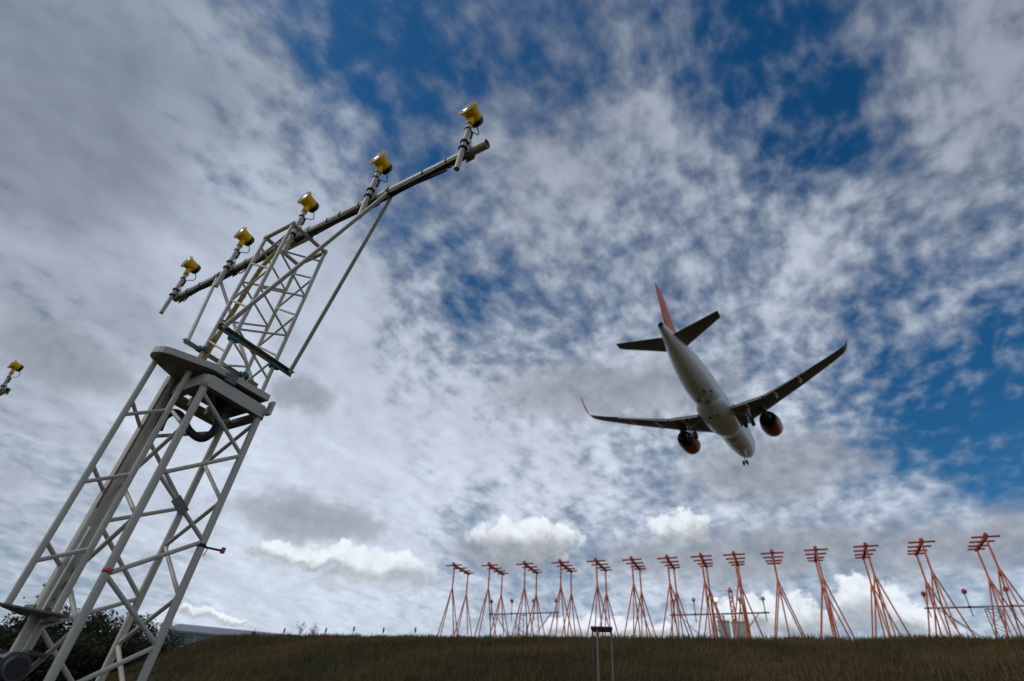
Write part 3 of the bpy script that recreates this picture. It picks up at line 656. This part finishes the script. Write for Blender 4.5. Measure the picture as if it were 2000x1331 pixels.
# ------------------------------------------------------------------ trees and hangar beyond the left shoulder of the hill
def make_tree(px, ytop, dist, spread, seed, label):
    rr = random.Random(seed); a, e = azel(px, ytop); x, y = dist * math.sin(a), dist * math.cos(a); z = gz(x, y); H = math.tan(e) * dist + EYE - z
    t = empty('tree', label, 'tree', 'trees beyond the hill shoulder', Matrix.Translation((x, y, z)))
    m = MB(); m.path(smooth([(0, 0, -.3), (.1, .05, H * .2), (-.1, .1, H * .5), (.1, 0, H * .85)], 4), [.26 - .21 * i / 12 for i in range(13)], 9)
    ends = []
    for k in range(11):
        h0 = H * rr.uniform(.16, .7); ang = rr.uniform(0, 6.28); L = spread * rr.uniform(.5, 1.0); tip = Vector((math.cos(ang) * L, math.sin(ang) * L, min(h0 + L * rr.uniform(.2, .9), H * .93)))
        m.path(smooth([(0, 0, h0), Vector((tip.x * .5, tip.y * .5, h0 + (tip.z - h0) * .35)), tip], 3), [.09, .075, .06, .05, .04, .03, .02], 6); ends += [tip, Vector((tip.x * .55, tip.y * .55, (tip.z + h0) / 2))]
    m.build('trunk', 'bark', t); l = MB(); v = []; f = []
    cl = [(p, rr.uniform(.7, 1.5)) for p in ends] + [(Vector((rr.gauss(0, spread * .35), rr.gauss(0, spread * .35), H * rr.uniform(.08, .95))), rr.uniform(.6, 1.3)) for _ in range(26)]
    for (c, rad) in cl:
        for q in range(95):
            p = c + Vector([rr.gauss(0, rad * .48) for _ in range(3)])
            if p.z < .05 or p.z > H: continue
            d = Vector([rr.gauss(0, 1) for _ in range(3)]).normalized(); u = d.orthogonal().normalized(); s_ = rr.uniform(.09, .19)
            b = len(v); v += [p - d * s_, p + u * s_ * .5, p + d * s_, p - u * s_ * .5]; f.append((b, b + 1, b + 2, b + 3))
    l.v = [tuple(p) for p in v]; l.f = f; l.sm = [False] * len(f); l.build('crown', 'leaf', t)
spec = [(-5, 1199, 66), (48, 1197, 70), (98, 1191, 64), (140, 1200, 72), (182, 1190, 66), (222, 1196, 70), (262, 1206, 74), (300, 1217, 78), (20, 1232, 50), (80, 1238, 48), (140, 1240, 49), (205, 1243, 52), (262, 1252, 56), (345, 1246, 82)]
tl = ['dark tree behind the foot of the leftmost ladder post', 'dark tree left of the thick tilt tube foot', 'dark bushy tree rising just behind the tilt tube foot', 'dark tree between the tilt tube and the taped leg',
      'tallest dark tree behind the taped tower leg', 'dark tree just right of the taped tower leg', 'dark tree between the taped leg and the right leg', 'lower dark tree next to the hangar end', 'dark bush in front at the left edge', 'dark bush in front below the foot plate',
      'dark bush in front behind the pivot pipe', 'dark bush in front between the two near legs', 'dark bush in front at the base of the hill shoulder', 'small dark tree in front of the hangar wall']
for k, (px, yt, dd) in enumerate(spec): make_tree(px, yt, dd, 3.6 if yt < 1225 else (2.6 if k != 13 else 1.6), 100 + k, tl[k])

a, e = azel(333, 1219); dist = 150.0; hx, hy = dist * math.sin(a), dist * math.cos(a); ht = math.tan(e) * dist + EYE; z0 = gz(hx, hy) - .5
t = empty('hangar', 'long low grey hangar with dark roof beyond the left shoulder of the hill', 'building', None, Matrix.Translation((hx, hy, z0)) @ Matrix.Rotation(R(18), 4, 'Z'))
Hh = ht - z0 + 2.2; Lh, Wh = 95.0, 34.0; eave = ht - z0 - 1.6
MB().box((Lh / 2, Wh / 2, eave / 2), (Lh, Wh, eave)).build('wall', 'hangar', t)
rp = [(-.6, eave + .02), (-.6, eave + .5), (Wh / 2, Hh), (Wh + .6, eave + .5), (Wh + .6, eave + .02)]
m = MB(); a_ = [(-.8, y_, z_) for y_, z_ in rp]; b_ = [(Lh + .8, y_, z_) for y_, z_ in rp]; m.cap(a_); m.cap(b_, True)
for k in range(5): q = (k + 1) % 5; m.cap([a_[k], b_[k], b_[q], a_[q]])
m.build('roof', 'hroof', t)
for k in range(18): MB().box((3 + k * 5.2, -.06, eave - 1.2), (4.9, .10, 1.8)).build('window_band', 'hroof', t)
for k in range(6): MB().box((7 + k * 15, -.10, (eave - 3.2) / 2), (11.5, .16, eave - 3.2)).build('door', 'hblue' if k % 2 == 0 else 'cab', t)
MB().box((-.5, -.3, eave * .5 + 1), (1.6, .5, eave + 2.2)).build('end_pier', 'stakew', t)

# ------------------------------------------------------------------ airliner on final approach
AR = np.array([[.57374978, .81853805, -.02840161], [.81892032, -.57389663, .00349006], [.01344284, .02526107, .9995905]])   # columns: forward, right, up
AP = np.array([28.2987, 68.0666, 39.4528 + EYE])
ap = empty('airliner', 'white twin-engine airliner with orange fin and winglets, landing gear down', 'airliner', None, mat4(AR, AP) )
def A(x, y, z): return (18 - x, y, z)       # x aft of the nose, y right, z up
NS = 40
def ring_sec(x, zc, ry, rz, top=None):
    return [A(x, ry * math.cos(a), zc + rz * math.sin(a)) for a in [2 * math.pi * k / NS for k in range(NS)]]
fus = [(0.0, -.62, .05, .05), (.15, -.60, .38, .36), (.5, -.55, .72, .68), (1.1, -.46, 1.08, 1.04), (2.0, -.30, 1.42, 1.42), (3.2, -.13, 1.72, 1.76), (4.6, -.03, 1.90, 1.98), (6.2, 0, 1.975, 2.07), (10, 0, 1.975, 2.07), (15, 0, 1.975, 2.07),
       (20, 0, 1.975, 2.07), (24, 0, 1.975, 2.07), (26, .05, 1.94, 2.02), (28, .20, 1.80, 1.88), (30, .42, 1.58, 1.66), (32, .66, 1.28, 1.38), (34, .88, .93, 1.06), (35.6, 1.02, .62, .76), (36.7, 1.08, .48, .56), (37.4, 1.10, .38, .42), (37.57, 1.10, .35, .38)]
m = MB(); m.quadstrip([ring_sec(*s_) for s_ in fus]); m.cap(ring_sec(*fus[0])); m.build('fuselage', 'white', ap)
MB().quadstrip([ring_sec(37.57, 1.10, .35, .38), ring_sec(37.62, 1.10, .31, .34), ring_sec(37.3, 1.10, .27, .3), ring_sec(37.3, 1.10, .01, .01)]).build('exhaust', 'engdark', ap)
bf = [(10.6, -1.5, .3, .2), (11.2, -1.35, 1.3, .85), (12.2, -1.22, 1.85, 1.25), (13.5, -1.15, 2.12, 1.48), (16, -1.12, 2.2, 1.55), (18.5, -1.12, 2.2, 1.55), (20.2, -1.15, 2.08, 1.42), (21.4, -1.25, 1.7, 1.1), (22.3, -1.4, 1.1, .72), (22.9, -1.5, .4, .3)]
m = MB(); m.quadstrip([ring_sec(*s_) for s_ in bf]); m.cap(ring_sec(*bf[0])); m.cap(ring_sec(*bf[-1]), True); m.build('belly_fairing', 'white', ap)
def foil(xle, c, t, inc=0.0):
    up = [(0, 0), (.0125, .28), (.05, .52), (.15, .82), (.30, .98), (.5, .90), (.7, .62), (.88, .28), (1, .03)]; lo = [(.88, -.12), (.7, -.26), (.5, -.38), (.3, -.44), (.15, -.40), (.05, -.28), (.0125, -.16)]
    return [(xle + c * q, t * c * v * .62 - math.tan(inc) * c * q) for q, v in up + lo]
def loft(secs, name, mt, sx, vertical=False, parent=ap):
    m = MB(); rings = []
    for (xle, c, t, y, z) in secs:
        P = foil(xle, c, t)
        rings.append([A(px_, zz2, z + y) for px_, zz2 in P] if vertical else [A(px_, sx * y, z + zz2) for px_, zz2 in P])
    m.quadstrip(rings); m.cap(rings[0]); m.cap(rings[-1], True); return m.build(name, mt, parent)
for sx in (-1, 1):
    W = [(11.6, 7.0, .15, 1.2, -1.35), (12.1, 6.5, .15, 1.95, -1.28), (14.4, 4.05, .125, 6.4, -.72), (17.2, 2.75, .115, 11.8, .22), (19.3, 1.85, .11, 15.9, 1.12), (19.95, 1.55, .10, 16.9, 1.38)]
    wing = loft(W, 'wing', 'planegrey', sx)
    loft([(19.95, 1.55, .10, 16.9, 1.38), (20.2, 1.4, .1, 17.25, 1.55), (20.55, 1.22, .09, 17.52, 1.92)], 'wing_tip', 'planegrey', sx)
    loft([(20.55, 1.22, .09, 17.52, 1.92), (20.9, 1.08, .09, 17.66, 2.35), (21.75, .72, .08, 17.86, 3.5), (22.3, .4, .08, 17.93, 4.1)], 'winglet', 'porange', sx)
    # flaps lowered behind the wing, ailerons stay in the wing
    def flap(y0, y1, te0, te1, z0_, z1_, c0, c1, dn, name):
        m = MB(); rr_ = []
        for y_, te, z_, c_ in ((y0, te0, z0_, c0), (y1, te1, z1_, c1)):
            P = [(0, 0), (.06, .055), (.3, .075), (.7, .045), (1, .0), (.7, -.02), (.3, -.035), (.06, -.03)]
            rr_.append([A(te + c_ * (q * math.cos(dn) + v * math.sin(dn)) - c_ * .12, sx * y_, z_ - .06 + c_ * (v * math.cos(dn) - q * math.sin(dn))) for q, v in P])
        m.quadstrip(rr_, smooth=False); m.cap(rr_[0]); m.cap(rr_[1], True); return m.build(name, 'planegrey', ap)
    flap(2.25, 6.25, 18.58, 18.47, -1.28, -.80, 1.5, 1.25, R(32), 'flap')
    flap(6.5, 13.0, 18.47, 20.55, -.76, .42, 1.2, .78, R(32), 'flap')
    for (y_, x0_, z_, L) in ((4.2, 16.6, -1.45, 3.2), (7.9, 16.8, -.85, 3.1), (11.2, 18.0, -.22, 2.7)):
        pr = [(0, .03), (.25 * L, .20), (.55 * L, .24), (.8 * L, .17), (L, .04)]; d = (-math.cos(R(12)), 0, -math.sin(R(12)))
        MB().lathe(pr, A(x0_, sx * y_, z_ + .10), d, 14).build('flap_fairing', 'planegrey', ap)
        k0 = .72 * L; MB().lathe([(k0, .215), (.82 * L, .185), (.93 * L, .12), (1.02 * L, .04)], A(x0_, sx * y_, z_ + .10), d, 14).build('fairing_tip', 'porange', ap)
    # engine
    ye, ze = sx * 5.75, -2.2
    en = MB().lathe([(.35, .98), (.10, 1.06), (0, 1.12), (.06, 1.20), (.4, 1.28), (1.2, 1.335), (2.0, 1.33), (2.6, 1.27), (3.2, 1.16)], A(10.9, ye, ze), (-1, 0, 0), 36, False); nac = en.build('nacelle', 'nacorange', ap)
    MB().lathe([(3.2, 1.162), (3.45, 1.10), (3.75, 1.02), (3.74, .99), (3.0, 1.05), (2.2, 1.02)], A(10.9, ye, ze), (-1, 0, 0), 36, False).build('fan_nozzle', 'engdark', nac)
    MB().lathe([(.9, .3), (1.0, 1.03), (1.01, 1.03)], A(10.9, ye, ze), (-1, 0, 0), 30, False).build('fan', 'engdark', nac)
    MB().lathe([(2.0, .98), (2.2, .80), (3.4, .74), (4.5, .50), (4.9, .42), (4.88, .36), (4.6, .34), (5.1, .22), (5.6, .03)], A(10.9, ye, ze), (-1, 0, 0), 28, False).build('core_cowl', 'engdark', nac)
    pm = MB(); sec = lambda y_, h0, h1: None
    pts = [(12.1, -1.02), (13.2, -.72), (16.0, -.86), (17.2, -1.02), (16.4, -1.45), (14.7, -1.62), (13.2, -1.2)]
    a_ = [A(px_, ye - .2, z_ - .05) for px_, z_ in pts]; b_ = [A(px_, ye + .2, z_ - .05) for px_, z_ in pts]; pm.cap(a_, True); pm.cap(b_)
    for k in range(len(pts)): q = (k + 1) % len(pts); pm.cap([a_[k], a_[q], b_[q], b_[k]])
    pm.build('pylon', 'planegrey', ap)
    # main gear
    gx, gy, gzl = 17.7, sx * 3.8, -3.72
    g = MB().tube(A(gx, gy, -1.1), A(gx, gy, -2.5), .17, n=14).tube(A(gx, gy, -2.4), A(gx, gy, gzl), .11, n=12).tube(A(gx, gy - .55, gzl), A(gx, gy + .55, gzl), .09, n=10).tube(A(gx, gy, -2.6), A(gx - .1, sx * 2.2, -1.5), .08, n=10)
    gear = g.build('main_gear', 'strut', ap)
    for dy_ in (-.46, .46): MB().lathe([(-.2, .30), (-.2, .50), (-.12, .575), (.12, .575), (.2, .50), (.2, .30)], A(gx, gy + dy_, gzl), (0, 1, 0), 24).build('wheel', 'tyre', gear)
    MB().box(A(gx, gy + sx * .35, -2.0), (1.2, .05, 1.5)).build('gear_door', 'white', gear)
    # tailplane
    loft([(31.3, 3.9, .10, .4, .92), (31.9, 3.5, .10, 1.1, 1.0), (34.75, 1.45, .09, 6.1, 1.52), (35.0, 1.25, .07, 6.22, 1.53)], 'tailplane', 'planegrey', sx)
m = loft([(28.6, 6.6, .06, 1.75, 0), (30.6, 5.3, .10, 2.4, 0), (34.6, 2.55, .09, 7.6, 0), (35.15, 2.05, .07, 7.95, 0)], 'fin', 'porange', 1, True)
# nose gear
g = MB().tube(A(5.07, 0, -1.7), A(5.0, 0, -3.75), .09, n=12).tube(A(5.0, -.34, -3.75), A(5.0, .34, -3.75), .06, n=8).tube(A(5.05, 0, -2.8), A(6.3, 0, -1.9), .05, n=8); gear = g.build('nose_gear', 'strut', ap)
for dy_ in (-.26, .26): MB().lathe([(-.11, .2), (-.11, .32), (-.06, .38), (.06, .38), (.11, .32), (.11, .2)], A(5.0, dy_, -3.75), (0, 1, 0), 20).build('wheel', 'tyre', gear)
for dy_ in (-.42, .42): MB().box(A(5.3, dy_, -2.35), (1.4, .04, .62)).build('gear_door', 'white', gear)
# belly panels, outflow valve, aerials
def belly(x, ang, lx, ly, name='belly_panel', mt='panel'):
    lx *= 1.5; ly *= 1.5
    a = R(ang); r_ = 2.07; s_ = next((s2 for s1, s2 in zip(fus, fus[1:]) if s1[0] <= x <= s2[0]), fus[10])
    c = A(x, s_[2] * math.sin(a) * 1.0, s_[1] - s_[3] * math.cos(a)); m_ = Matrix.Rotation(-a, 3, 'X')
    MB().box(c, (lx, ly, .03), m_).build(name, mt, ap)
for q in ((23.6, 28, .5, .07), (23.9, 33, .07, .5), (25.4, 18, .7, .28), (24.6, 40, .45, .35), (22.9, 8, .4, .3), (26.4, -6, .35, .3), (27.8, 6, .3, .2), (23.8, -14, .3, .4), (30.6, 4, .5, .25), (25.0, 0, .12, .12)): belly(*q)
for x_ in (9.0, 24.0): MB().box(A(x_, 0, -2.22), (.4, .04, .36)).build('blade_aerial', 'white', ap)
for q in ((19.6, 12, .5, .3), (19.4, -16, .5, .3), (15.8, 20, .35, .35)):
    a = R(q[1]); MB().box(A(q[0], 2.2 * math.sin(a), -1.12 - 1.55 * math.cos(a)), (q[2], q[3], .03), Matrix.Rotation(-a, 3, 'X')).build('access_panel', 'panel', ap)
# orange titles on the flank read only as a streak from below
for sx in (-1, 1):
    m = MB()
    for k, w_ in enumerate((.9, .8, .8, .9, .7, .9, .8)):
        x_ = 8.0 + k * 1.12; m.box(A(x_, sx * 1.93, .62), (w_, .06, .95 if k % 2 == 0 else .7))
    m.build('flank_marking', 'porange', ap)
